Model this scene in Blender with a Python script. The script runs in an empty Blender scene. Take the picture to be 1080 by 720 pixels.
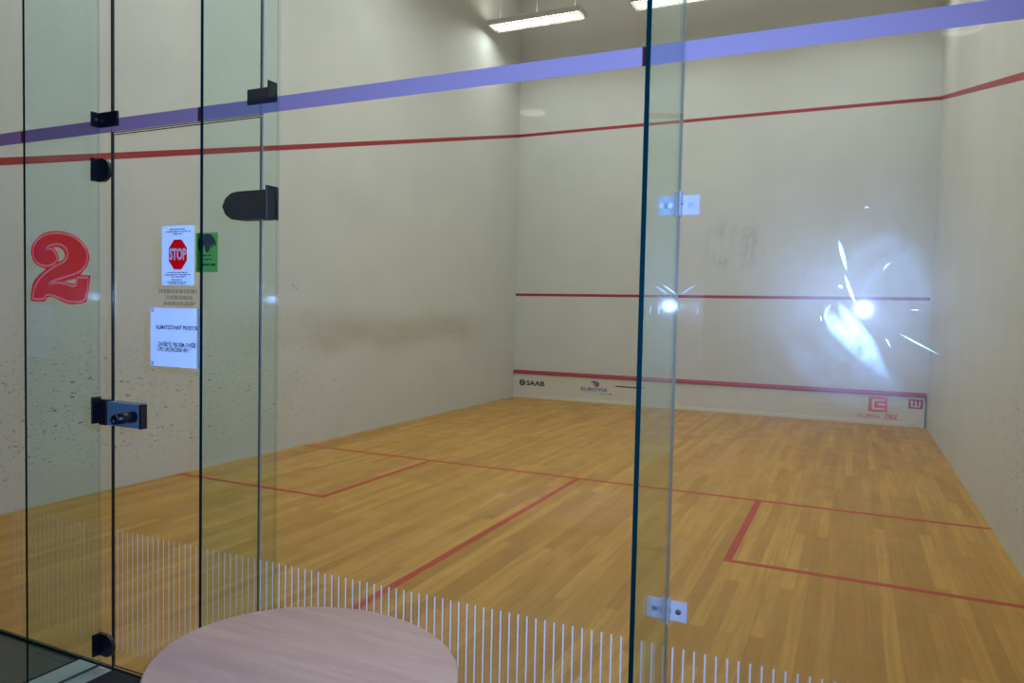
import bpy, bmesh, math, random
from mathutils import Vector, Matrix
random.seed(7)
S = bpy.context.scene
COL = S.collection
PI = math.pi

# ------------------------------------------------------------------ materials
def mat(name, base=(.5, .5, .5), rough=.5, metal=0.0, spec=.5, coat=0.0):
    m = bpy.data.materials.new(name); m.use_nodes = True
    b = m.node_tree.nodes['Principled BSDF']
    b.inputs['Base Color'].default_value = (*base, 1)
    b.inputs['Roughness'].default_value = rough
    b.inputs['Metallic'].default_value = metal
    b.inputs['Specular IOR Level'].default_value = spec
    b.inputs['Coat Weight'].default_value = coat
    return m
class NT:
    def __init__(s, m):
        s.t = m.node_tree; s.N = s.t.nodes; s.L = s.t.links
        s.b = s.N.get('Principled BSDF'); s.out = [n for n in s.N if n.type == 'OUTPUT_MATERIAL'][0]
    def n(s, typ, **kw):
        x = s.N.new(typ)
        for k, v in kw.items():
            if k.startswith('i_'):
                key = k[2:]
                x.inputs[int(key) if key.isdigit() else key.replace('_', ' ')].default_value = v
            else: setattr(x, k, v)
        return x
    def l(s, a, b): s.L.new(a, b)
    def pos(s):
        return s.n('ShaderNodeNewGeometry').outputs['Position']
    def math(s, op, a, b=None, clamp=False):
        x = s.n('ShaderNodeMath', operation=op); x.use_clamp = clamp
        for i, v in enumerate((a, b)):
            if v is None: continue
            if isinstance(v, (int, float)): x.inputs[i].default_value = v
            else: s.l(v, x.inputs[i])
        return x.outputs[0]
    def noise(s, vec, scale, detail=4, rough=.5):
        x = s.n('ShaderNodeTexNoise'); x.inputs['Scale'].default_value = scale
        x.inputs['Detail'].default_value = detail; x.inputs['Roughness'].default_value = rough
        s.l(vec, x.inputs['Vector']); return x.outputs['Fac']
    def remap(s, v, a, b, c=0., d=1.):
        x = s.n('ShaderNodeMapRange'); x.clamp = True; x.interpolation_type = 'SMOOTHSTEP'
        s.l(v, x.inputs[0])
        for i, q in enumerate((a, b, c, d)): x.inputs[i + 1].default_value = q
        return x.outputs[0]
    def mix(s, fac, a, b):
        x = s.n('ShaderNodeMix', data_type='RGBA')
        if isinstance(fac, (int, float)): x.inputs[0].default_value = fac
        else: s.l(fac, x.inputs[0])
        for i, v in ((6, a), (7, b)):
            if isinstance(v, tuple): x.inputs[i].default_value = (*v, 1)
            else: s.l(v, x.inputs[i])
        return x.outputs[2]
    def map(s, vec, scale=(1, 1, 1), loc=(0, 0, 0), rot=(0, 0, 0)):
        x = s.n('ShaderNodeMapping'); s.l(vec, x.inputs[0])
        x.inputs['Scale'].default_value = scale; x.inputs['Location'].default_value = loc; x.inputs['Rotation'].default_value = rot
        return x.outputs[0]
    def bump(s, h, strength, dist=.01):
        x = s.n('ShaderNodeBump'); x.inputs['Strength'].default_value = strength; x.inputs['Distance'].default_value = dist
        s.l(h, x.inputs['Height']); s.l(x.outputs[0], s.b.inputs['Normal'])

def wall_mat(name, base, which):
    m = mat(name, base, .55, spec=.3); t = NT(m); p = t.pos()
    sx = t.n('ShaderNodeSeparateXYZ'); t.l(p, sx.inputs[0]); X, Y, Z = sx.outputs
    c = t.mix(t.remap(t.noise(p, 1.6, 5), .35, .7), base, tuple(v * .95 for v in base))
    c = t.mix(t.remap(t.noise(p, 40, 3), .4, .65, 0, .35), c, tuple(v * .88 for v in base))
    # dark ball marks, dense low down and near the back of the court
    pm = t.map(p, scale=(1, .55, 1.35))
    mk = t.remap(t.noise(pm, 26, 3, .5), .645, .69)
    pm2 = t.map(p, scale=(1, .7, 1.5), loc=(3.3, 5.1, 1.7))
    mk2 = t.remap(t.noise(pm2, 52, 2, .4), .66, .70)
    low = t.math('MULTIPLY', t.remap(Z, .05, .4), t.remap(Z, .75, 1.6, 1, .06))
    back = t.remap(Y, 1.8, 6.5, 1, .25)
    a = t.math('MULTIPLY', t.math('MULTIPLY', t.math('MAXIMUM', mk, t.math('MULTIPLY', mk2, .8)), low), back)
    if which == 'front':
        a = t.math('MULTIPLY', a, .25)
        # smudged patch above the service line
        ex = t.math('POWER', t.math('DIVIDE', t.math('SUBTRACT', X, 3.72), .5), 2.0)
        ez = t.math('POWER', t.math('DIVIDE', t.math('SUBTRACT', Z, 2.6), .42), 2.0)
        blob = t.remap(t.math('ADD', ex, ez), .3, 1.3, 1, 0)
        st = t.remap(t.noise(t.map(p, scale=(3.2, 1, 1.5)), 2.6, 5, .62), .43, .68)
        c = t.mix(t.math('MULTIPLY', t.math('MULTIPLY', blob, st), .36), c, (.30, .28, .24))
    c = t.mix(t.math('MULTIPLY', a, .8), c, (.10, .10, .13))
    if which == 'left':
        # long brown rub band on the wall
        by = t.math('MULTIPLY', t.remap(Y, 2.7, 5.2), t.remap(Y, 7.6, 9.0, 1, 0))
        zz = t.math('SUBTRACT', Z, t.math('ADD', t.math('MULTIPLY', t.noise(p, .9, 2), .35), 1.06))
        bz = t.remap(t.math('ABSOLUTE', zz), .02, .34, 1, 0)
        bn = t.remap(t.noise(t.map(p, scale=(1, .6, 2.2)), 3, 4), .25, .75, .55, 1)
        c = t.mix(t.math('MULTIPLY', t.math('MULTIPLY', t.math('MULTIPLY', by, bz), bn), .5), c, (.36, .285, .15))
    t.l(c, t.b.inputs['Base Color'])
    t.bump(t.noise(p, 90, 3), .03, .004)
    return m

def floor_mat():
    m = mat('maple_strip_floor', (.5, .3, .1), .38, spec=.35); t = NT(m); p = t.pos()
    v = t.map(p, rot=(0, 0, PI / 2))
    br = t.n('ShaderNodeTexBrick'); t.l(v, br.inputs['Vector'])
    br.offset = .37; br.offset_frequency = 2
    br.inputs['Scale'].default_value = 1; br.inputs['Brick Width'].default_value = 1.15
    br.inputs['Row Height'].default_value = .072; br.inputs['Mortar Size'].default_value = .0011
    br.inputs['Mortar Smooth'].default_value = .3; br.inputs['Bias'].default_value = 0
    br.inputs['Color1'].default_value = (0, 0, 0, 1); br.inputs['Color2'].default_value = (1, 1, 1, 1)
    br.inputs['Mortar'].default_value = (.5, .5, .5, 1)
    g = t.n('ShaderNodeSeparateColor'); t.l(br.outputs['Color'], g.inputs[0])
    c = t.mix(g.outputs[0], (.42, .215, .036), (.60, .345, .072))
    gr = t.noise(t.map(p, scale=(38, 1.6, 1)), 1.0, 5, .6)
    c = t.mix(t.remap(gr, .35, .7, 0, .5), c, (.33, .165, .03))
    c = t.mix(t.remap(t.noise(p, .8, 3), .4, .7, 0, .25), c, (.44, .23, .055))
    c = t.mix(t.math('MULTIPLY', br.outputs['Fac'], .55), c, (.22, .10, .03))
    t.l(c, t.b.inputs['Base Color'])
    t.l(t.remap(t.noise(p, 3, 4), .3, .7, .34, .5), t.b.inputs['Roughness'])
    return m

def glass_mat(name, tint, haze=.012, refl=1.0):
    """clean float glass: tinted see-through + fresnel mirror + a faint wide lobe from dust"""
    m = bpy.data.materials.new(name); m.use_nodes = True; t = NT(m); t.N.remove(t.b)
    tr = t.n('ShaderNodeBsdfTransparent'); tr.inputs[0].default_value = (*tint, 1)
    gl = t.n('ShaderNodeBsdfGlossy'); gl.inputs['Color'].default_value = (1, 1, 1, 1); gl.inputs['Roughness'].default_value = .028
    du = t.n('ShaderNodeBsdfGlossy'); du.inputs['Color'].default_value = (1, 1, 1, 1); du.inputs['Roughness'].default_value = .34
    # Schlick reflectance, the same from either side of the face
    ge = t.n('ShaderNodeNewGeometry'); dp = t.n('ShaderNodeVectorMath', operation='DOT_PRODUCT')
    t.l(ge.outputs['Normal'], dp.inputs[0]); t.l(ge.outputs['Incoming'], dp.inputs[1])
    k5 = t.math('POWER', t.math('SUBTRACT', 1.0, t.math('ABSOLUTE', dp.outputs['Value'])), 5.0)
    f = t.math('MULTIPLY', t.math('ADD', t.math('MULTIPLY', k5, .96), .038), refl)
    m1 = t.n('ShaderNodeMixShader'); t.l(f, m1.inputs[0]); t.l(tr.outputs[0], m1.inputs[1]); t.l(gl.outputs[0], m1.inputs[2])
    m2 = t.n('ShaderNodeMixShader')
    p = t.pos()
    hz = t.remap(t.noise(p, 2.2, 5, .6), .3, .75, haze * .5, haze * 1.6); t.l(hz, m2.inputs[0])
    t.l(m1.outputs[0], m2.inputs[1]); t.l(du.outputs[0], m2.inputs[2])
    t.l(m2.outputs[0], t.out.inputs[0])
    return m

def film_mat(name, col, trans, alpha, rough=None, gloss=0.0):
    """thin stuck-on film: diffuse + translucent, mixed with see-through by alpha"""
    m = bpy.data.materials.new(name); m.use_nodes = True; t = NT(m); t.N.remove(t.b)
    d = t.n('ShaderNodeBsdfDiffuse'); d.inputs[0].default_value = (*col, 1)
    tl = t.n('ShaderNodeBsdfTranslucent'); tl.inputs[0].default_value = (*trans, 1)
    ad = t.n('ShaderNodeAddShader'); t.l(d.outputs[0], ad.inputs[0]); t.l(tl.outputs[0], ad.inputs[1])
    last = ad.outputs[0]
    if gloss:
        g = t.n('ShaderNodeBsdfGlossy'); g.inputs['Roughness'].default_value = rough or .3
        mx = t.n('ShaderNodeMixShader'); mx.inputs[0].default_value = gloss
        t.l(last, mx.inputs[1]); t.l(g.outputs[0], mx.inputs[2]); last = mx.outputs[0]
    if alpha < 1:
        tr = t.n('ShaderNodeBsdfTransparent'); mx = t.n('ShaderNodeMixShader'); mx.inputs[0].default_value = alpha
        t.l(tr.outputs[0], mx.inputs[1]); t.l(last, mx.inputs[2]); last = mx.outputs[0]
    t.l(last, t.out.inputs[0]); return m

def smear_mat(name, alpha, rough, scale):
    m = bpy.data.materials.new(name); m.use_nodes = True; t = NT(m); t.N.remove(t.b)
    g = t.n('ShaderNodeBsdfGlossy'); g.inputs['Roughness'].default_value = rough; g.inputs['Color'].default_value = (.8, .93, 1, 1)
    d = t.n('ShaderNodeBsdfDiffuse'); d.inputs[0].default_value = (.75, .8, .85, 1)
    mg = t.n('ShaderNodeMixShader'); mg.inputs[0].default_value = .5; t.l(d.outputs[0], mg.inputs[1]); t.l(g.outputs[0], mg.inputs[2])
    tr = t.n('ShaderNodeBsdfTransparent'); mx = t.n('ShaderNodeMixShader')
    p = t.pos()
    at = t.n('ShaderNodeAttribute', attribute_name='soft')
    a = t.math('MULTIPLY', t.remap(t.noise(p, scale, 4, .6), .1, .6), alpha)
    a = t.math('MULTIPLY', a, at.outputs['Fac'])
    t.l(a, mx.inputs[0]); t.l(tr.outputs[0], mx.inputs[1]); t.l(mg.outputs[0], mx.inputs[2]); t.l(mx.outputs[0], t.out.inputs[0])
    return m

def emis(name, col, strength):
    m = mat(name, (.8, .8, .8), .5); b = m.node_tree.nodes['Principled BSDF']
    b.inputs['Emission Color'].default_value = (*col, 1); b.inputs['Emission Strength'].default_value = strength
    return m

WALLC = (.62, .65, .625)
M = dict(
    wl=wall_mat('court_plaster_left', WALLC, 'left'), wr=wall_mat('court_plaster_right', WALLC, 'right'),
    wf=wall_mat('court_plaster_front', (.62, .65, .63), 'front'), floor=floor_mat(),
    red=mat('red_line_paint', (.34, .018, .03), .45), fred=mat('red_floor_paint', (.44, .045, .016), .42),
    ceil=mat('ceiling_paint', (.72, .65, .54), .8), white=mat('tin_white', (.66, .66, .60), .45), cream=mat('cream_strip', (.70, .68, .55), .5),
    glass=glass_mat('clear_glass', (.962, .968, .955)), gfin=glass_mat('green_glass', (.888, .966, .962), .007, .55),
    edge=mat('glass_cut_edge', (.0, .022, .028), .12, spec=.6), edge2=mat('glass_cut_edge_pale', (.15, .21, .21), .2, spec=.6),
    edge3=mat('glass_cut_edge_dark', (.012, .022, .018), .12, spec=.6),
    black=mat('black_powder_coat', (.008, .009, .016), .38), grey=mat('satin_grey_metal', (.19, .27, .36), .5, metal=.0),
    chrome=mat('chrome', (.75, .78, .82), .33, metal=1), seal=film_mat('silicone_joint', (.20, .24, .25), (.16, .18, .18), .55),
    acryl=film_mat('clear_plastic', (.62, .68, .80), (.25, .27, .3), .62, .2, .12),
    band=film_mat('violet_tape', (.41, .39, .53), (.26, .025, .09), 1.0, .35, .02),
    stripe=film_mat('white_film', (.80, .84, .92), (.30, .30, .32), .62),
    stripe2=film_mat('white_film_thin', (.75, .78, .85), (.25, .25, .27), .22), stripe3=film_mat('white_film_door', (.78, .82, .90), (.28, .28, .3), .45),
    num=film_mat('red_vinyl', (.60, .004, .015), (.62, .003, .006), 1.0), numl=film_mat('cream_vinyl', (.80, .55, .45), (.62, .50, .38), 1.0),
    paper=film_mat('white_paper', (.90, .93, .96), (.34, .42, .58), 1.0), ink=film_mat('grey_ink', (.12, .13, .22), (.02, .02, .02), .8),
    faint=film_mat('faint_lettering', (.16, .15, .13), (.03, .03, .03), .24),
    stopred=film_mat('sign_red', (.85, .008, .02), (.5, 0, 0), 1.0), stopwhite=film_mat('sign_white', (.85, .85, .9), (.2, .2, .2), 1.0),
    green=film_mat('green_card', (.10, .42, .08), (.14, .34, .10), 1.0), dgreen=film_mat('dark_green_print', (.01, .06, .06), (.01, .03, .03), .9),
    tile=mat('dark_green_tile', (.06, .065, .045), .35), pale=mat('pale_threshold_stone', (.42, .47, .42), .4), grout=mat('dark_grout', (.012, .013, .014), .8),
    rubber=mat('black_rubber', (.008, .009, .014), .8), lob=mat('lobby_paint', (.07, .07, .075), .8), lobc=mat('lobby_ceiling_paint', (.05, .05, .055), .8),
    lampon=emis('downlight_diffuser', (1, .95, .82), 2.0), enamel=mat('white_enamel', (.62, .61, .57), .4),
    tube=emis('fluorescent_tube', (1, .99, .94), 9.0), louvre=mat('louvre_aluminium', (.85, .85, .83), .3),
    blackink=mat('black_logo_ink', (.03, .03, .035), .5), blueink=mat('blue_logo_ink', (.03, .12, .32), .5), crimson=mat('crimson_logo_ink', (.45, .02, .08), .5),
    orange=mat('orange_logo_ink', (.72, .12, .05), .5), wred=mat('wine_logo_ink', (.36, .02, .06), .5), logow=mat('logo_white', (.78, .74, .68), .5),
    slot=mat('dark_slot', (.07, .075, .05), .5), smearA=smear_mat('smear_strong', .25, .32, 30), smearB=smear_mat('smear_faint', .055, .40, 12),
    scratch=smear_mat('scratch', .9, .32, 30),
)
def beech():
    m = mat('pink_beech_laminate', (.5, .36, .33), .42, spec=.4); t = NT(m); p = t.pos()
    g = t.noise(t.map(p, rot=(0, 0, -.5), scale=(1.5, 14, 1)), 2.2, 5, .6)
    c = t.mix(t.remap(g, .3, .7), (.61, .37, .265), (.52, .30, .215))
    c = t.mix(t.remap(t.noise(p, 5, 3), .45, .7, 0, .3), c, (.48, .30, .22))
    t.l(c, t.b.inputs['Base Color']); return m
M['beech'] = beech(); M['beechedge'] = mat('beech_edge', (.42, .26, .18), .45)
M['steel'] = mat('brushed_steel', (.5, .5, .52), .3, metal=1)

# ------------------------------------------------------------------ mesh helpers
def box_bm(bm, x0, x1, y0, y1, z0, z1, mi=0):
    vs = [bm.verts.new((x, y, z)) for x in (x0, x1) for y in (y0, y1) for z in (z0, z1)]
    idx = [(0, 1, 3, 2), (4, 6, 7, 5), (0, 4, 5, 1), (2, 3, 7, 6), (0, 2, 6, 4), (1, 5, 7, 3)]
    fs = []
    for f in idx:
        q = bm.faces.new([vs[i] for i in f]); q.material_index = mi; fs.append(q)
    return fs
def cyl_bm(bm, c, r, h, axis='z', seg=24, r2=None, mi=0):
    """solid of revolution from c along +axis"""
    r2 = r if r2 is None else r2
    ax = {'x': 0, 'y': 1, 'z': 2}[axis]; a, b = [(1, 2), (2, 0), (0, 1)][ax]
    rings = []
    for k, rr in ((0, r), (h, r2)):
        ring = []
        for i in range(seg):
            v = list(c); v[ax] += k; v[a] += rr * math.cos(2 * PI * i / seg); v[b] += rr * math.sin(2 * PI * i / seg)
            ring.append(bm.verts.new(v))
        rings.append(ring)
    for i in range(seg):
        j = (i + 1) % seg; f = bm.faces.new((rings[0][i], rings[0][j], rings[1][j], rings[1][i])); f.smooth = True; f.material_index = mi
    bm.faces.new(rings[0][::-1]).material_index = mi; bm.faces.new(rings[1]).material_index = mi
def bevel(bm, w, seg=2):
    bmesh.ops.bevel(bm, geom=bm.edges[:], offset=w, segments=seg, affect='EDGES', profile=.5)
def obj(name, bm, m, parent=None, loc=None):
    bmesh.ops.recalc_face_normals(bm, faces=bm.faces[:])
    me = bpy.data.meshes.new(name); bm.to_mesh(me); bm.free()
    for x in (m if isinstance(m, (list, tuple)) else [m]): me.materials.append(x)
    o = bpy.data.objects.new(name, me); COL.objects.link(o)
    if parent is not None:
        o.parent = parent
        o.matrix_parent_inverse = Matrix.Translation(parent.location).inverted()
    return o
def rebase(o, loc):
    """put the origin of a top-level mesh at loc"""
    o.data.transform(Matrix.Translation(-Vector(loc))); o.location = loc
    for ch in o.children: ch.matrix_parent_inverse = Matrix.Translation(loc).inverted()
def box(name, b, m, parent=None, bev=0, seg=2):
    bm = bmesh.new(); box_bm(bm, *b)
    if bev: bevel(bm, bev, seg)
    return obj(name, bm, m, parent)
def tag(o, label, cat, group=None, kind=None):
    o['label'] = label
    if cat: o['category'] = cat
    if group: o['group'] = group
    if kind: o['kind'] = kind
    return o
def empty(name, loc, label, cat, group=None):
    o = bpy.data.objects.new(name, None); COL.objects.link(o); o.location = loc; o.empty_display_size = .1
    return tag(o, label, cat, group)
def struct(o, label=None):
    o['kind'] = 'structure'
    return o
def sheet(name, pts, y, m, parent=None, th=.0004, holes=()):
    """flat shape in the x-z plane facing -Y (polygon with holes), given a real thickness"""
    bm = bmesh.new(); edges = []
    for loop in [pts, *holes]:
        vs = [bm.verts.new((x, y, z)) for x, z in loop]
        edges += [bm.edges.new((vs[i], vs[(i + 1) % len(vs)])) for i in range(len(vs))]
    bmesh.ops.triangle_fill(bm, use_beauty=True, use_dissolve=False, edges=edges)
    r = bmesh.ops.extrude_face_region(bm, geom=bm.faces[:])
    bmesh.ops.translate(bm, verts=[v for v in r['geom'] if isinstance(v, bmesh.types.BMVert)], vec=(0, -th, 0))
    return obj(name, bm, m, parent)
def rect(x0, x1, z0, z1): return [(x0, z0), (x1, z0), (x1, z1), (x0, z1)]
def smooth_loop(pts, n=4):
    """Catmull-Rom through a closed polygon"""
    out = []; k = len(pts)
    for i in range(k):
        p0, p1, p2, p3 = (Vector(pts[(i + j) % k]) for j in (-1, 0, 1, 2))
        if (p2 - p1).length < 1e-6: continue
        a = (p1 - p0).normalized(); b = (p2 - p1).normalized(); c = (p3 - p2).normalized()
        for s in range(n):
            t = s / n
            m1 = (p2 - p0) * .5 if a.dot(b) > .45 else Vector((0, 0)); m2 = (p3 - p1) * .5 if b.dot(c) > .45 else Vector((0, 0))
            L = (p2 - p1).length
            if m1.length > L * 1.2: m1 *= L * 1.2 / m1.length
            if m2.length > L * 1.2: m2 *= L * 1.2 / m2.length
            h = (2 * t**3 - 3 * t**2 + 1) * p1 + (t**3 - 2 * t**2 + t) * m1 + (-2 * t**3 + 3 * t**2) * p2 + (t**3 - t**2) * m2
            out.append((h.x, h.y))
    return out
def ribbon(name, pts, w, y, m, parent=None, closed=False, taper=False):
    """flat strip following points in x-z; vertex attribute 'soft' fades smears at the ends"""
    bm = bmesh.new(); lay = bm.verts.layers.float.new('soft'); n = len(pts); rows = []
    for i in range(n):
        a = Vector(pts[(i - 1) % n] if (closed or i > 0) else pts[i]); b = Vector(pts[(i + 1) % n] if (closed or i < n - 1) else pts[i])
        d = (b - a).normalized(); nn = Vector((-d.y, d.x)); p = Vector(pts[i])
        s = math.sin(PI * (i + .25) / (n - .5)) if taper else 1.0
        ww = w * (s ** .6 if taper else 1)
        row = []
        for k in (-1, -.5, 0, .5, 1):
            v = bm.verts.new((p.x + nn.x * ww * k / 2, y, p.y + nn.y * ww * k / 2)); v[lay] = (s * (1 - abs(k) ** 1.5)) if taper else 1.0
            row.append(v)
        rows.append(row)
    for i in range(n if closed else n - 1):
        r0, r1 = rows[i], rows[(i + 1) % n]
        for k in range(4): bm.faces.new((r0[k], r0[k + 1], r1[k + 1], r1[k]))
    return obj(name, bm, m, parent)
def text(name, s, x, z, size, y, m, parent=None, sx=1.0, align='CENTER', bold=0.0, face=-1, th=.0003, sz=1.0):
    cu = bpy.data.curves.new(name, 'FONT'); cu.body = s; cu.size = size; cu.align_x = align; cu.align_y = 'CENTER'
    cu.extrude = th / 2; cu.offset = bold; cu.resolution_u = 3
    o = bpy.data.objects.new(name, cu); COL.objects.link(o)
    bpy.context.view_layer.update()
    me = bpy.data.meshes.new_from_object(o.evaluated_get(bpy.context.evaluated_depsgraph_get()))
    bpy.data.objects.remove(o)
    me.transform(Matrix.Translation((x, y, z)) @ Matrix.Rotation(PI / 2, 4, 'X') @ Matrix.Diagonal((sx, sz, 1, 1)))
    me.materials.clear(); me.materials.append(m)
    o = bpy.data.objects.new(name, me); COL.objects.link(o)
    if parent is not None: o.parent = parent; o.matrix_parent_inverse = Matrix.Translation(parent.location).inverted()
    return o

# ------------------------------------------------------------------ the court shell
W, D, H = 6.4, 9.75, 6.9
fl = struct(box('floor', (-.01, W + .01, 0, D + .01, -.1, 0), M['floor']))
lt = .05
for (x0, x1, y0, y1) in ((0, W, 4.26, 4.31), (3.175, 3.225, .0, 4.26), (0, 1.6, 2.61, 2.66), (1.6, 1.65, 2.61, 4.26), (W - 1.6, W, 2.61, 2.66), (W - 1.65, W - 1.6, 2.61, 4.26)):
    box('court_line', (x0, x1, y0, y1, .0002, .0008), M['fred'], fl)
wl = struct(box('wall_left', (-.2, 0, -.0, D + .2, -.1, H), M['wl']))
wr = struct(box('wall_right', (W, W + .2, -.0, D + .2, -.1, H), M['wr']))
wf = struct(box('wall_front', (-.0, W, D, D + .2, -.1, H), M['wf']))
struct(box('ceiling', (-.2, W + .2, 0, D + .2, H, H + .1), M['ceil']))
struct(box('wall_back', (-.2, W + .2, -.08, .08, 3.0, H), M['wl']))
ZB = 2.208     # side out-of-court line, back end
def side_line(name, x0, x1, parent):
    bm = bmesh.new(); h = .027
    zf, zb = 4.575, ZB
    vs = [(x, y, z + s) for x in (x0, x1) for (y, z) in ((0, zb), (D, zf)) for s in (-h, h)]
    v = [bm.verts.new(q) for q in vs]
    for f in ((0, 1, 3, 2), (4, 6, 7, 5), (0, 4, 5, 1), (2, 3, 7, 6), (0, 2, 6, 4), (1, 5, 7, 3)): bm.faces.new([v[i] for i in f])
    return obj(name, bm, M['red'], parent)
side_line('out_line', 0, .001, wl); side_line('out_line', W - .001, W, wr)
box('out_line', (0, W, D - .001, D, 4.55, 4.60), M['red'], wf)
box('service_line', (0, W - .02, D - .001, D, 1.785, 1.83), M['red'], wf)

# sheet-metal board along the foot of the front wall
tin = box('tin_board', (.004, W - .03, D - .022, D - .002, .045, .43), M['white'])
tag(tin, 'low white board with sponsor logos along the foot of the front wall', 'tin board')
bm = bmesh.new()
for (y0, z0, y1, z1) in (): pass
prof = [(D - .002, .425), (D - .045, .432), (D - .047, .445), (D - .002, .487)]
a = [bm.verts.new((.004, y, z)) for y, z in prof]; b = [bm.verts.new((W - .03, y, z)) for y, z in prof]
bm.faces.new(a); bm.faces.new(b[::-1])
for i in range(4): bm.faces.new((a[i], b[i], b[(i + 1) % 4], a[(i + 1) % 4]))
tag(obj('top_rail', bm, M['red'], tin), 'sloping red top rail', None)
tag(box('kick_strip', (.004, W - .03, D - .032, D - .002, .0, .05), M['cream'], tin, .002), 'cream kick strip along the floor', None)
box('end_edge', (W - .03, W - .022, D - .024, D - .002, .0, .48), M['slot'], tin)
yb = D - .0225
# round badge + name
def disc_pts(cx, cz, r, n=32, a0=0, a1=2 * PI): return [(cx + r * math.cos(a0 + (a1 - a0) * i / n), cz + r * math.sin(a0 + (a1 - a0) * i / n)) for i in range(n)]
lg = sheet('sponsor_logo', disc_pts(.175, .268, .058), yb, M['blackink'], tin); tag(lg, 'round dark badge with SAAB lettering', None)
sheet('badge_ring', disc_pts(.175, .268, .048), yb - .0006, M['grey'], lg, holes=[disc_pts(.175, .268, .042)])
sheet('badge_bar', rect(.168, .182, .238, .298), yb - .0006, M['logow'], lg)
text('lettering', 'SAAB', .425, .262, .115, yb - .0004, M['blackink'], lg, 1.28, bold=.0035)
# cube mark + name
lg = sheet('sponsor_logo', [(1.43, .352), (1.50, .372), (1.585, .355), (1.52, .333)], yb, M['blueink'], tin); tag(lg, 'blue and crimson cube mark with EUROVIA lettering', None)
sheet('cube_face', [(1.522, .329), (1.588, .350), (1.588, .290), (1.522, .268)], yb, M['crimson'], lg)
sheet('cube_side', [(1.515, .329), (1.49, .337), (1.49, .300), (1.515, .295)], yb, M['blueink'], lg)
text('lettering', 'EUROVIA', 1.50, .225, .088, yb - .0004, M['blueink'], lg, 1.28, bold=.0012)
text('small_lettering', 'CS, a.s.', 1.66, .165, .045, yb - .0004, M['blueink'], lg, 1.0)
sheet('red_dash', rect(1.76, 1.81, .155, .172), yb, M['crimson'], lg)
# orange square + SKUPINA CEZ
x0, x1, z0, z1 = 5.655, 5.90, .185, .395
lg = sheet('sponsor_logo', rect(x0, x1, z0, z1), yb, M['orange'], tin); tag(lg, 'orange square emblem with SKUPINA ČEZ lettering', None)
t_ = .026
E_pts = [(x0 + .05, z0 + .03), (x1 - .035, z0 + .03), (x1 - .035, z0 + .03 + t_), (x0 + .05 + t_, z0 + .03 + t_), (x0 + .05 + t_, z1 - .03 - t_), (x1 - .035, z1 - .03 - t_), (x1 - .035, z1 - .03), (x0 + .05, z1 - .03)]
sheet('emblem', E_pts, yb - .0006, M['logow'], lg)
sheet('emblem_bar', rect(x0 + .125, x1 - .035, (z0 + z1) / 2 - .013, (z0 + z1) / 2 + .013), yb - .0006, M['logow'], lg)
text('lettering', 'SKUPINA', 5.66, .112, .075, yb - .0004, M['orange'], lg, 1.0)
text('lettering', 'ČEZ', 5.955, .118, .088, yb - .0004, M['orange'], lg, 1.0, bold=.002)
# wine-red square with a W
x0, x1, z0, z1 = 6.165, 6.345, .262, .392
lg = sheet('sponsor_logo', rect(x0, x1, z0, z1), yb, M['wred'], tin); tag(lg, 'wine-red square logo with a white W', None)
wz0, wz1, wx0, wx1 = z0 + .022, z1 - .022, x0 + .03, x1 - .03
sw = (wx1 - wx0) / 5
for k in (0, 2, 4): sheet('letter_stroke', rect(wx0 + sw * k + (.003 if k else 0), wx0 + sw * (k + 1), wz0 + .012, wz1), yb - .0006, M['logow'], lg)
sheet('letter_stroke', [(wx0 + .008, wz0), (wx1 - .008, wz0), (wx1, wz0 + .014), (wx0, wz0 + .014)], yb - .0006, M['logow'], lg)
sheet('letter_serif', rect(wx0 - .012, wx0 + sw * 1.4, wz1 - .013, wz1), yb - .0012, M['logow'], lg)
box('slot', (1.875, 2.36, yb - .006, yb, .300, .316), M['slot'], tin)

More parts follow.
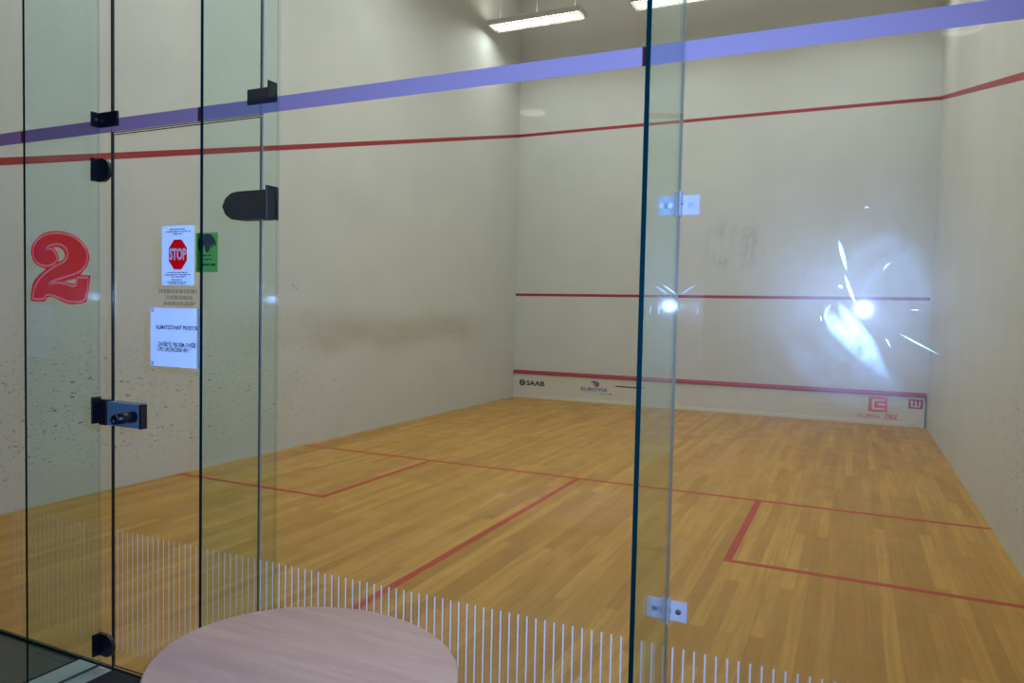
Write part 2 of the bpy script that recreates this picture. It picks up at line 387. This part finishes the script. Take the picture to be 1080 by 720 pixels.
# ------------------------------------------------------------------ fluorescent fixtures
FZ = 5.93
def fixture(x, y, label, group='louvred fluorescent fixtures', vis=True):
    r = empty('fluorescent_light', (x, y, FZ), label, 'ceiling light', group)
    L, w = 1.5, .34
    bm = bmesh.new()   # housing: open trough
    prof = [(-w / 2, -.005), (-w / 2, .07), (-w / 2 + .05, .10), (w / 2 - .05, .10), (w / 2, .07), (w / 2, -.005), (w / 2 - .008, -.005), (w / 2 - .008, .065), (w / 2 - .055, .092), (-w / 2 + .055, .092), (-w / 2 + .008, .065), (-w / 2 + .008, -.005)]
    A = [bm.verts.new((x - L / 2, y + a, FZ + b)) for a, b in prof]; B = [bm.verts.new((x + L / 2, y + a, FZ + b)) for a, b in prof]
    for i in range(len(prof)): j = (i + 1) % len(prof); bm.faces.new((A[i], B[i], B[j], A[j]))
    bm.faces.new(A); bm.faces.new(B[::-1])
    obj('housing', bm, M['enamel'], r)
    for s in (-1, 1): box('end_plate', (x + s * (L / 2 + .002) - .004, x + s * (L / 2 + .002) + .004, y - w / 2, y + w / 2, FZ - .005, FZ + .09), M['enamel'], r, .002)
    for s in (-1, 1):
        bm = bmesh.new(); cyl_bm(bm, (x - L / 2 + .02, y + s * .075, FZ + .045), .014, L - .04, 'x', 12); obj('tube', bm, M['tube'], r)
    bm = bmesh.new()
    for k in range(25):
        xx = x - L / 2 + .03 + k * (L - .06) / 24; box_bm(bm, xx - .0015, xx + .0015, y - w / 2 + .01, y + w / 2 - .01, FZ - .003, FZ + .022)
    for s in (-.08, 0, .08): box_bm(bm, x - L / 2 + .01, x + L / 2 - .01, y + s - .0015, y + s + .0015, FZ - .003, FZ + .024)
    obj('louvre', bm, M['louvre'], r)
    for s in (-.62, 0, .62):
        bm = bmesh.new(); cyl_bm(bm, (x + s, y, FZ + .1), .004, H - FZ - .1, 'z', 8); obj('suspension_wire', bm, M['grey'], r)
    la = bpy.data.lights.new('tube_light', 'AREA'); la.shape = 'RECTANGLE'; la.size = L - .06; la.size_y = .26; la.energy = LP * (.62 if y > 8 else 1.15); la.color = (.95, 1, .97); la.spread = math.radians(168 if y > 8 else 180)
    lo = bpy.data.objects.new('tube_light', la); COL.objects.link(lo); lo.location = (x, y, FZ - .012); lo.parent = r; lo.matrix_parent_inverse = Matrix.Translation(r.location).inverted()
    # added upward fill lamp, brightens the ceiling and upper walls
    lb = bpy.data.lights.new('fill_uplight', 'AREA'); lb.shape = 'RECTANGLE'; lb.size = L - .1; lb.size_y = .2; lb.energy = LP * .30; lb.color = (1, .93, .80)
    lp = bpy.data.objects.new('fill_uplight', lb); COL.objects.link(lp); lp.location = (x, y, FZ + .125); lp.rotation_euler = (PI, 0, 0); lp.parent = r; lp.matrix_parent_inverse = Matrix.Translation(r.location).inverted()
LP = 24.3
names = {(0, 8.42): 'louvred light hanging from the court ceiling near the left wall, nearest the front wall',
         (1, 8.42): 'middle louvred light in the front row, cut off by the top of the picture'}
for iy, y in enumerate((8.42, 5.3, 2.2)):  # middle and back rows hang out of view, added to light the court
    for ix, x in enumerate((.87, 3.13, 5.39) if iy == 0 else (1.6, 3.2, 4.8)):
        fixture(x, y, names.get((ix, y), 'louvred fluorescent light hanging in the %s row, %s' % (('front', 'unseen middle', 'unseen back')[iy], ('near the left wall', 'centre of the court', 'near the right wall')[ix])))

# ------------------------------------------------------------------ glass back wall
GT = .006      # half thickness
HG = 3.0
def glass_box(name, b, gm, em, parent=None, bev=.0015, clear_back=False):
    """sheet of glass: big faces see-through, cut edges of their own material"""
    bm = bmesh.new(); box_bm(bm, *b); bevel(bm, bev, 2)
    dims = [b[1] - b[0], b[3] - b[2], b[5] - b[4]]; ax = dims.index(min(dims))
    bmesh.ops.recalc_face_normals(bm, faces=bm.faces[:])
    for f in bm.faces:
        f.material_index = 0 if abs(f.normal[ax]) > .999 or (clear_back and f.normal.y > .9) else 1
        f.smooth = False
    return obj(name, bm, [gm, em], parent)
XD0, XD1 = 2.700, 3.490
panels = []
def panel(x0, x1, z0, z1, label, name='glass_wall', em='edge2'):
    o = glass_box(name, (x0, x1, -GT, GT, z0, z1), M['glass'], M[em])
    rebase(o, ((x0 + x1) / 2, 0, z0)); tag(o, label, 'glass panel', 'glass back wall panels')
    panels.append((o, x0, x1)); return o
G = .0015
pA = panel(.003, XD0 - G, .004, HG, 'tall clear glass panel left of the glass door, carrying the red 2', em='edge3')
pB = panel(XD1 + G, 4.992 - G, .004, HG, 'tall clear glass panel between the door and the glass fin with clear plastic clips', em='seal')
pC = panel(4.992 + G, W - .003, .004, HG, 'rightmost clear glass panel, smudged where the flash glares', em='seal')
pT = panel(XD0 + G, XD1 - G, 2.2, HG, 'short clear glass panel above the glass door', em='edge3')
# tape band across the panels
for o, x0, x1 in panels:
    tag(box('boundary_tape', (x0, x1, -GT - .0008, -GT - .0001, 2.203, 2.256), M['band'], o), 'violet-blue tape band', None)
# safety stripes at the foot
def stripes(parent, x0, x1, hw=.0024, m='stripe'):
    bm = bmesh.new(); k0 = math.ceil((x0 + .008 - 3.178) / .0296); k = k0
    while True:
        x = 3.178 + k * .0296
        if x > x1 - .008: break
        if x > 2.05: box_bm(bm, x - hw, x + hw, -GT - .0007, -GT - .0002, .09, .592)
        k += 1
    tag(obj('safety_stripes', bm, M[m], parent), 'row of thin white vertical stripes', None)
stripes(pA, .003, XD0, .0012, 'stripe2'); stripes(pB, XD1, 4.99); stripes(pC, 4.994, W)
# silicone joint
bm = bmesh.new(); box_bm(bm, 4.992 - G + .0002, 4.992 + G - .0002, -GT, GT, .004, HG); sj = obj('silicone_joint', bm, M['seal'], pC)
# door
dr = bpy.data.objects.new('door_1', None); COL.objects.link(dr); dr.location = (XD1, 0, 0); dr['kind'] = 'structure'
leaf = glass_box('door_leaf', (XD0 + G, XD1 - G, -.005, .005, .012, 2.195), M['glass'], M['edge3'], dr)
st_ = bmesh.new(); k = math.ceil((XD0 - 3.178 + .01) / .0296)
while 3.178 + k * .0296 < XD1 - .008:
    x = 3.178 + k * .0296; box_bm(st_, x - .0017, x + .0017, -.0057, -.0052, .09, .590); k += 1
obj('safety_stripes', st_, M['stripe3'], leaf)
def plate(bm, pts, y0, y1):
    a = [bm.verts.new((x, y0, z)) for x, z in pts]; b = [bm.verts.new((x, y1, z)) for x, z in pts]
    bm.faces.new(a); bm.faces.new(b[::-1])
    for i in range(len(pts)): j = (i + 1) % len(pts); bm.faces.new((a[i], b[i], b[j], a[j]))
XF3, XF2, XF1 = 2.626, 3.574, 4.994
FT = .006
# upper and lower hinge: pointed plate on the leaf, flange on the fin
for zc, nm in ((1.878, 'door_hinge'), (.17, 'door_hinge')):
    bm = bmesh.new()
    pts = [(3.322, zc), (3.338, zc + .030), (3.365, zc + .047), (3.40, zc + .052), (3.535, zc + .052), (3.535, zc - .052), (3.40, zc - .052), (3.365, zc - .047), (3.338, zc - .030)]
    plate(bm, pts, -.022, -.0052); plate(bm, pts, .0052, .018)
    cyl_bm(bm, (3.540, -.008, zc - .055), .012, .11, 'z', 16)
    h = obj(nm, bm, M['black'], dr)
    bm = bmesh.new(); box_bm(bm, XF2 - FT - .008, XF2 - FT, -.055, .004, zc - .055, zc + .062); box_bm(bm, 3.535, XF2 - FT, -.018, -.004, zc - .052, zc + .052); bevel(bm, .0015, 1)
    hf = obj('hinge_flange', bm, M['black'], h)
    for dz in (-.035, .042):
        bm = bmesh.new(); cyl_bm(bm, (XF2 - FT - .012, -.032, zc + dz), .0065, .004, 'x', 14); obj('screw', bm, M['chrome'], h)
# lock
lk = box('door_lock', (XD0 + .008, 2.904, -.034, -.0052, 1.022, 1.118), M['grey'], dr, .003)
tag(lk, 'grey metal lock box', None)
box('lock_back_plate', (XD0 + .008, 2.870, .0052, .016, 1.022, 1.118), M['grey'], lk, .002)
box('end_cap', (2.897, 2.907, -.0345, -.005, 1.021, 1.119), M['black'], lk, .001)
bm = bmesh.new(); cyl_bm(bm, (2.866, -.115, 1.068), .020, .082, 'y', 28, r2=.023)
cyl_bm(bm, (2.866, -.121, 1.068), .016, .006, 'y', 28, r2=.020)
kn = obj('lock_knob', bm, M['black'], lk)
bm = bmesh.new(); cyl_bm(bm, (2.866, -.1225, 1.062), .005, .002, 'y', 12); obj('keyhole', bm, M['grey'], kn)

# glass fins standing out from the wall
def fin(x, d, label, em, y1=-GT):
    o = glass_box('glass_fin', (x - FT, x + FT, -d, y1 - .0005, .003, HG), M['gfin'], em, bev=.0012, clear_back=True)
    rebase(o, (x, -d / 2, .003)); tag(o, label, 'glass fin', 'glass fins bracing the back wall'); return o
f3 = fin(XF3, .305, 'leftmost narrow glass fin, on the lock side of the door', M['edge3'])
f2 = fin(XF2, .343, 'middle narrow glass fin, on the hinge side of the door', M['edge'])
f1 = fin(XF1, .370, 'rightmost glass fin with thick dark teal edge and clear plastic clips', M['edge'])
# transom brackets
def lbracket(parent, xf, s, z0, z1, x_end, dfl, tilt=0):
    """s=+1: flange on the right face of the fin, plate runs right"""
    bm = bmesh.new(); xa = xf + s * FT
    box_bm(bm, *sorted((xa, xa + s * .007)), -dfl, -GT - .001, z0 + tilt, z1 + tilt)
    box_bm(bm, *sorted((xa, x_end)), -.018, -GT - .001, z0, z1)
    o = obj('corner_bracket', bm, M['black'], parent); o.modifiers.new('bev', 'BEVEL').width = .0015
    bm = bmesh.new(); cyl_bm(bm, (xa + s * .007 - (.003 if s < 0 else 0), -dfl * .6, (z0 + z1) / 2 + tilt), .006, .003, 'x', 14); obj('screw', bm, M['chrome'], o)
    return o
lbracket(f3, XF3, 1, 2.224, 2.283, 2.748, .048)
lbracket(f2, XF2, -1, 2.236, 2.290, 3.436, .050, .012)
def dclamp(parent, zc, h, xe, round_up=False):
    bm = bmesh.new(); xa = XF3 + FT
    box_bm(bm, xa, xa + .008, -.048, -GT - .001, zc - h, zc + h)
    n = 12; pts = [(xa, zc - h)] + [(xe - h * .95 + h * .95 * math.cos(-PI / 2 + PI * i / n), zc + h * math.sin(-PI / 2 + PI * i / n)) for i in range(n + 1)] + [(xa, zc + h)]
    plate(bm, pts, -.022, -GT - .001)
    return obj('clamp', bm, M['black'], parent)
dclamp(f3, 2.052, .046, 2.706); dclamp(f3, .098, .046, 2.722)
# strike box of the lock
bm = bmesh.new(); box_bm(bm, XF3 + FT, XF3 + FT + .008, -.050, -GT - .001, 1.022, 1.132); box_bm(bm, XF3 + FT, XD0 - .0015, -.020, -GT - .001, 1.032, 1.112); box_bm(bm, XF3 + FT + .028, XD0 + .006, -.036, -.0065, 1.020, 1.124); bevel(bm, .002, 1)
obj('lock_strike', bm, M['black'], f3)
# clear clips on fin 1
for zc, hz in ((1.815, .027), (.697, .028)):
    bm = bmesh.new()
    for s in (-1, 1):
        x0, x1 = sorted((XF1 + s * (FT + .004), XF1 + s * .056)); box_bm(bm, x0, x1, -.013, -GT - .0012, zc - hz, zc + hz)
        x0, x1 = sorted((XF1 + s * FT, XF1 + s * (FT + .005))); box_bm(bm, x0, x1, -.036, -GT - .0012, zc - hz * 1.15, zc + hz * 1.3)
    bevel(bm, .001, 1); cl = obj('clip', bm, M['acryl'], f1); tag(cl, 'clear plastic corner clip', None)
    for s in (-1, 1):
        bm = bmesh.new(); cyl_bm(bm, (XF1 + s * .033, -.0165, zc), .0075, .0035, 'y', 18, ); cyl_bm(bm, (XF1 + s * .033, -.018, zc), .0045, .0015, 'y', 18)
        obj('screw', bm, M['chrome'], cl)
    bm = bmesh.new(); cyl_bm(bm, (XF1 + FT + .005, -.024, zc + .006), .006, .004, 'x', 14); obj('screw', bm, M['chrome'], cl)
# smears and scratches on the right panel
def smear(pts, w, m, lab='smear'):
    p = []
    for i in range(len(pts) - 1):
        for k in range(6): t = k / 6; p.append((pts[i][0] * (1 - t) + pts[i + 1][0] * t, pts[i][1] * (1 - t) + pts[i + 1][1] * t))
    p.append(pts[-1]); smear.k += 1
    return p, w, m, -GT - .0009 - .0002 * (smear.k % 6)
smear.k = 0
def put(parent, *a, name='smear'):
    p, w, m, y = smear(*a); o = ribbon(name, p, w, y, m, parent, taper=True); return o
put(pC, [(5.372, 1.545), (5.395, 1.500), (5.455, 1.440), (5.530, 1.365)], .050, M['smearA'])
put(pC, [(5.400, 1.558), (5.425, 1.515), (5.470, 1.460), (5.515, 1.390)], .040, M['smearA'])
put(pC, [(5.385, 1.555), (5.375, 1.54), (5.372, 1.52), (5.385, 1.49)], .012, M['smearA'])
put(pC, [(5.43, 1.46), (5.48, 1.41), (5.53, 1.36), (5.58, 1.31)], .07, M['smearB'])
put(pC, [(5.36, 1.50), (5.40, 1.43), (5.50, 1.34), (5.57, 1.30)], .12, M['smearB'])
put(pC, [(5.40, 1.60), (5.44, 1.68), (5.50, 1.71), (5.56, 1.67), (5.59, 1.55), (5.585, 1.44)], .07, M['smearB'])
put(pC, [(5.44, 1.57), (5.49, 1.64), (5.53, 1.66), (5.55, 1.58), (5.55, 1.48)], .06, M['smearB'])
put(pC, [(5.28, 1.46), (5.33, 1.40), (5.40, 1.34), (5.5, 1.28)], .10, M['smearB'])
for a, w in (([(5.395, 1.715), (5.405, 1.68), (5.417, 1.635)], .012), ([(5.412, 1.628), (5.425, 1.59), (5.440, 1.553)], .009), ([(5.538, 1.484), (5.58, 1.46), (5.628, 1.434)], .005),
             ([(5.498, 1.636), (5.504, 1.648), (5.514, 1.656)], .004), ([(5.36, 1.523), (5.362, 1.517), (5.363, 1.508)], .003), ([(5.56, 1.541), (5.57, 1.5415), (5.58, 1.541)], .0025),
             ([(5.399, 1.600), (5.404, 1.597), (5.409, 1.592)], .009), ([(5.508, 1.472), (5.515, 1.462), (5.521, 1.448)], .004), ([(5.45, 1.79), (5.455, 1.792), (5.462, 1.79)], .006)):
    put(pC, a, w, M['scratch'], name='scratch')
put(pC, [(5.004, 1.572), (5.02, 1.583), (5.048, 1.602)], .006, M['scratch'], name='scratch')
put(pC, [(5.052, 1.545), (5.053, 1.53), (5.053, 1.512)], .0035, M['scratch'], name='scratch')
for a, w in (([(4.936, 1.574), (4.96, 1.556), (4.988, 1.540)], .007), ([(3.605, 1.505), (3.64, 1.480), (3.668, 1.462)], .006), ([(3.675, 1.462), (3.70, 1.455), (3.73, 1.443)], .004),
             ([(3.70, 1.500), (3.715, 1.498), (3.73, 1.498)], .004), ([(3.64, 1.60), (3.65, 1.585), (3.67, 1.578)], .012)):
    put(pB, a, w, M['scratch'], name='scratch')

# ------------------------------------------------------------------ things stuck on the glass
OUT = [(2.1789, 1.5182), (2.1811, 1.5572), (2.1997, 1.603), (2.2406, 1.6343), (2.2855, 1.6585), (2.2499, 1.6643), (2.2095, 1.6817), (2.1871, 1.7115), (2.1838, 1.7401), (2.1968, 1.7683), (2.2286, 1.7932), (2.2734, 1.8107), (2.3264, 1.8171), (2.3871, 1.8155), (2.4468, 1.8029), (2.4972, 1.7842), (2.5386, 1.7534), (2.5599, 1.7232), (2.5639, 1.696), (2.5523, 1.669), (2.5315, 1.6484), (2.5065, 1.6321), (2.5727, 1.6277), (2.5626, 1.582), (2.55, 1.5247), (2.5209, 1.5134), (2.4874, 1.509), (2.4366, 1.5083), (2.3937, 1.5171), (2.3504, 1.5305), (2.3154, 1.5369), (2.2906, 1.5332), (2.2727, 1.5171)]
H1 = [(2.3302, 1.7478), (2.3694, 1.7471), (2.3995, 1.7322), (2.4113, 1.7115), (2.3966, 1.6951), (2.362, 1.6843), (2.3691, 1.7037), (2.3571, 1.7289)]
H2 = [(2.3986, 1.6034), (2.4812, 1.6157), (2.4744, 1.5959), (2.4541, 1.5958)]
INL = [(2.1945, 1.5275), (2.2012, 1.5631), (2.2223, 1.5974), (2.2585, 1.6258), (2.3075, 1.6511), (2.3602, 1.6732), (2.3991, 1.684), (2.4224, 1.7031), (2.4294, 1.724), (2.4124, 1.7464), (2.3781, 1.7603), (2.3391, 1.761), (2.3013, 1.7533), (2.2844, 1.7413), (2.317, 1.7413), (2.3432, 1.7291), (2.3587, 1.7038), (2.3472, 1.6844), (2.3121, 1.6718), (2.2722, 1.671), (2.2321, 1.6809), (2.2079, 1.6999), (2.1973, 1.7285), (2.2057, 1.7596), (2.233, 1.7846), (2.2778, 1.8016), (2.335, 1.8085), (2.3957, 1.8059), (2.4552, 1.7934), (2.5013, 1.7732), (2.5386, 1.7425), (2.5525, 1.7125), (2.5482, 1.6826), (2.5299, 1.6583), (2.4965, 1.642), (2.4543, 1.6311), (2.3858, 1.6173), (2.3335, 1.6061), (2.2938, 1.5908), (2.3596, 1.5978), (2.4029, 1.5951), (2.454, 1.5842), (2.4794, 1.586), (2.4922, 1.6201), (2.5586, 1.619), (2.5501, 1.5602), (2.5376, 1.53), (2.5126, 1.5198), (2.4706, 1.5176), (2.4195, 1.5213), (2.3679, 1.5352), (2.3111, 1.5458), (2.2845, 1.5439), (2.2666, 1.5284)]
ys = -GT - .0003
n2 = sheet('number_sticker', smooth_loop(OUT), ys, M['num'], holes=[smooth_loop(H1), H2])
tag(n2, 'large red number 2 sticker with a cream inline, on the left glass panel', 'number sticker')
ribbon('inline', smooth_loop(INL, 3), .0085, ys - .0012, M['numl'], n2, closed=True)
rebase(n2, (2.37, ys, 1.51))
yd = -.0056
sg = sheet('stop_sign', rect(2.989, 3.163, 1.590, 1.818), yd, M['paper']); tag(sg, 'white paper sign with a red octagon reading STOP, on the glass door', 'sign')
cx, cz = 3.077, 1.708
oc = lambda r, s=1.0: [(cx + s * r * .86 * math.cos(PI / 8 + k * PI / 4), cz + r * math.sin(PI / 8 + k * PI / 4)) for k in range(8)]
sheet('octagon', oc(.062), yd - .0008, M['stopred'], sg)
text('lettering', 'STOP', cx, cz - .001, .047, yd - .0016, M['stopwhite'], sg, .80, bold=.0018, sz=1.25)
def printed(parent, x0, x1, z, h, m, y, seed=0, name='printed_line'):
    """a line of print too small to read: word-length dashes"""
    rn = random.Random(seed); bm = bmesh.new(); x = x0
    while x < x1 - .004:
        w = rn.uniform(.008, .026); e = min(x + w, x1); box_bm(bm, x, e, y - .0004, y, z - h / 2, z + h / 2); x = e + .0035
    return obj(name, bm, m, parent)
for i, (z, a, b) in enumerate(((1.804, 3.03, 3.12), (1.795, 3.01, 3.145), (1.786, 3.05, 3.10), (1.639, 3.02, 3.135), (1.630, 3.01, 3.145), (1.622, 3.04, 3.12), (1.611, 3.04, 3.10), (1.603, 3.02, 3.13), (1.596, 3.03, 3.12))):
    printed(sg, a, b, z, .0036, M['ink'], yd - .0006, i)
rebase(sg, (3.077, yd, 1.59))
gc = sheet('green_card', rect(3.172, 3.285, 1.640, 1.787), yd, M['green']); tag(gc, 'small green card with a dark portrait print, beside the STOP sign', 'card')
pr = [(3.185, 1.745), (3.190, 1.765), (3.205, 1.779), (3.232, 1.783), (3.255, 1.776), (3.272, 1.758), (3.275, 1.735), (3.262, 1.745), (3.256, 1.728), (3.248, 1.742), (3.243, 1.722), (3.232, 1.712), (3.222, 1.722), (3.218, 1.742), (3.208, 1.730), (3.200, 1.718), (3.190, 1.722)]
sheet('portrait_print', smooth_loop(pr), yd - .0008, M['dgreen'], gc)
for i, z in enumerate((1.702, 1.688, 1.668)): printed(gc, 3.205 - .01 * (i == 2), 3.255 + .018 * (i == 2), z, .0045 + .004 * (i == 2), M['dgreen'], yd - .0006, 20 + i)
rebase(gc, (3.228, yd, 1.64))
# pale print directly on the glass between the sign and the notice
fd = printed(None, 2.972, 3.188, 1.567, .015, M['faint'], yd, 31, 'glass_lettering')
tag(fd, 'faint grey lines of small lettering on the door between sign and notice', 'lettering')
printed(fd, 3.012, 3.155, 1.543, .015, M['faint'], yd, 32); printed(fd, 3.0, 3.17, 1.520, .015, M['faint'], yd, 33)
rebase(fd, (3.08, yd, 1.52))
nt = sheet('paper_notice', rect(2.926, 3.204, 1.274, 1.502), yd, M['paper']); tag(nt, 'white paper notice with three printed lines, taped to the door below the STOP sign', 'notice')
text('lettering', 'KLIMATIZOVANÝ PROSTOR', 3.072, 1.426, .0225, yd - .001, M['ink'], nt, .80, bold=.0006)
text('lettering', 'ZAVŘETE, PROSÍM, DVEŘE', 3.072, 1.360, .0225, yd - .001, M['ink'], nt, .79, bold=.0006)
text('lettering', 'I PO UKONČENÍ HRY !', 3.058, 1.340, .0225, yd - .001, M['ink'], nt, .79, bold=.0006)
for (x, z) in ((2.936, 1.492), (2.936, 1.284)): sheet('tape', [(x - .006, z - .008), (x + .010, z - .008), (x + .010, z + .008), (x - .006, z + .008)], yd - .0008, M['acryl'], nt)
rebase(nt, (3.065, yd, 1.274))

# ------------------------------------------------------------------ lobby side
bm = bmesh.new(); box_bm(bm, -.2, 9.5, -6.5, 0, -.1, -.006)
def tile_mat():
    m = mat('dark_green_tile', (.06, .07, .05), .3); t = NT(m); p = t.pos()
    br = t.n('ShaderNodeTexBrick'); t.l(t.map(p, loc=(.11, .05, 0)), br.inputs['Vector']); br.offset = 0
    br.inputs['Scale'].default_value = 1; br.inputs['Brick Width'].default_value = .30; br.inputs['Row Height'].default_value = .30; br.inputs['Mortar Size'].default_value = .003
    br.inputs['Color1'].default_value = (.075, .08, .055, 1); br.inputs['Color2'].default_value = (.06, .065, .045, 1); br.inputs['Mortar'].default_value = (.02, .022, .018, 1)
    t.l(br.outputs['Color'], t.b.inputs['Base Color']); return m
lf = struct(obj('floor', bm, tile_mat())); lf.name = 'floor_lobby'
tr1 = struct(box('trim_1', (2.505, 2.705, -1.3, -.012, -.006, .0005), M['pale'], None, .001))
struct(box('trim_2', (-.0, W, -.007, .004, -.02, .003), M['grout'])).name = 'trim_2'
struct(box('trim_3', (2.490, 2.505, -1.3, -.012, -.006, .0008), M['grout'])); struct(box('trim_4', (XF3 - .006, XF3 + .006, -1.3, -.014, .0004, .0018), M['grout']))
mt = box('door_mat', (2.725, 3.50, -.75, -.02, -.006, .010), M['rubber'], None, .003); tag(mt, 'black rubber door mat lying outside the glass door', 'door mat')
rebase(mt, (3.1, -.38, -.006))
struct(box('wall_lobby', (-.2, 9.5, -6.6, -6.5, -.1, 3.0), M['lob'])); struct(box('wall_lobby_left', (-.3, -.2, -6.5, 0, -.1, 3.0), M['lob']))
struct(box('wall_lobby_right', (9.5, 9.6, -6.5, 0, -.1, 3.0), M['lob'])); struct(box('wall_lobby_back', (W + .2, 9.5, -.08, .08, -.1, 3.0), M['lob']))
struct(box('ceiling_lobby', (-.3, 9.6, -6.6, -.08, 3.0, 3.1), M['lobc']))
for (x, y, lab) in ((5.876, -2.341, 'round downlight in the lobby ceiling, mirrored at the right end of the violet band'), (3.222, -3.012, 'round downlight in the lobby ceiling, mirrored in the middle of the glass wall')):
    r = empty('downlight', (x, y, 3.0), lab, 'ceiling light', 'round lobby downlights')
    bm = bmesh.new(); cyl_bm(bm, (x, y, 2.988), .104, .012, 'z', 40); obj('rim', bm, M['enamel'], r)
    bm = bmesh.new(); cyl_bm(bm, (x, y, 2.984), .092, .004, 'z', 40); obj('diffuser', bm, M['lampon'], r)
# round table
tx, ty, ta, tb, rot, tz = 4.382, -.791, .352, .306, -.116, .74
tb_ = empty('round_table', (tx, ty, -.006), 'small round pedestal table with a pinkish beech top, standing before the glass wall', 'table')
bm = bmesh.new(); n = 96; rings = []
for (k, z) in ((.972, tz - .028), (.995, tz - .025), (1.0, tz - .018), (1.0, tz - .006), (.996, tz - .002), (.985, tz)):
    ring = []
    for i in range(n):
        a = 2 * PI * i / n; x, y = ta * k * math.cos(a), tb * k * math.sin(a)
        ring.append(bm.verts.new((tx + x * math.cos(rot) - y * math.sin(rot), ty + x * math.sin(rot) + y * math.cos(rot), z)))
    rings.append(ring)
for r0, r1 in zip(rings, rings[1:]):
    for i in range(n):
        f = bm.faces.new((r0[i], r0[(i + 1) % n], r1[(i + 1) % n], r1[i])); f.smooth = True
bm.faces.new(rings[0][::-1]); bm.faces.new(rings[-1])
obj('tabletop', bm, M['beech'], tb_)
bm = bmesh.new(); cyl_bm(bm, (tx, ty, .03), .03, .665, 'z', 28); obj('column', bm, M['steel'], tb_)
bm = bmesh.new(); cyl_bm(bm, (tx, ty, .695), .075, .017, 'z', 28); obj('mounting_plate', bm, M['steel'], tb_)
bm = bmesh.new(); cyl_bm(bm, (tx, ty, -.006), .21, .018, 'z', 48, r2=.20); cyl_bm(bm, (tx, ty, .012), .20, .02, 'z', 48, r2=.04); obj('base_plate', bm, M['steel'], tb_)

# ------------------------------------------------------------------ camera, flash, world
cp = Vector((5.441, -2.024, 1.518))
R0 = Vector((.906, .423, .021)); U0 = Vector((-.037, .029, .999))
CAMR = CAM = None
def rod(r):
    r = Vector(r); return Matrix.Rotation(r.length, 3, r.normalized())
P = [5.440649, -2.024155, 1.518275, 0.036191, 0.436837, 0.029747, 774.414718]
cp = Vector(P[:3]); B = Matrix(((1, 0, 0), (0, 0, -1), (0, 1, 0))); K = rod(P[3:6]) @ B
cam = bpy.data.cameras.new('camera'); cam.sensor_width = 36; cam.lens = P[6] / 1080 * 36; cam.clip_start = .02
co = bpy.data.objects.new('camera', cam); COL.objects.link(co)
co.matrix_world = Matrix.Translation(cp) @ Matrix((K[0], -K[1], -K[2])).transposed().to_4x4()
S.camera = co
# the camera's own flash: a small blue-white spot just beside the lens
right, up, fwd = K[0], -K[1], K[2]
sp = bpy.data.lights.new('camera_flash', 'SPOT'); sp.energy = 300; sp.color = (.30, .50, 1.0); sp.shadow_soft_size = .012; sp.spot_size = math.radians(130); sp.spot_blend = 1.0
so = bpy.data.objects.new('camera_flash', sp); COL.objects.link(so)
so.location = cp + right * .045 + up * .045 + fwd * .01
so.rotation_euler = (fwd + up * .20 - right * .24).to_track_quat('-Z', 'Y').to_euler()
w = bpy.data.worlds.new('world'); S.world = w; w.use_nodes = True
w.node_tree.nodes['Background'].inputs[0].default_value = (.5, .55, .65, 1); w.node_tree.nodes['Background'].inputs[1].default_value = .05
# soft lobby light
la = bpy.data.lights.new('lobby_light', 'AREA'); la.size = 1.2; la.energy = 13; la.color = (1, .84, .80)
lo = bpy.data.objects.new('lobby_light', la); COL.objects.link(lo); lo.location = (6.9, -2.6, 2.97)
vs = S.view_settings; vs.view_transform = 'Standard'; vs.look = 'None'; vs.exposure = 0; vs.gamma = 1; vs.use_curve_mapping = False
S.cycles.use_denoising = True; S.cycles.max_bounces = 10; S.cycles.transparent_max_bounces = 32; S.cycles.sample_clamp_indirect = 6
S.cycles.caustics_reflective = False; S.cycles.caustics_refractive = False
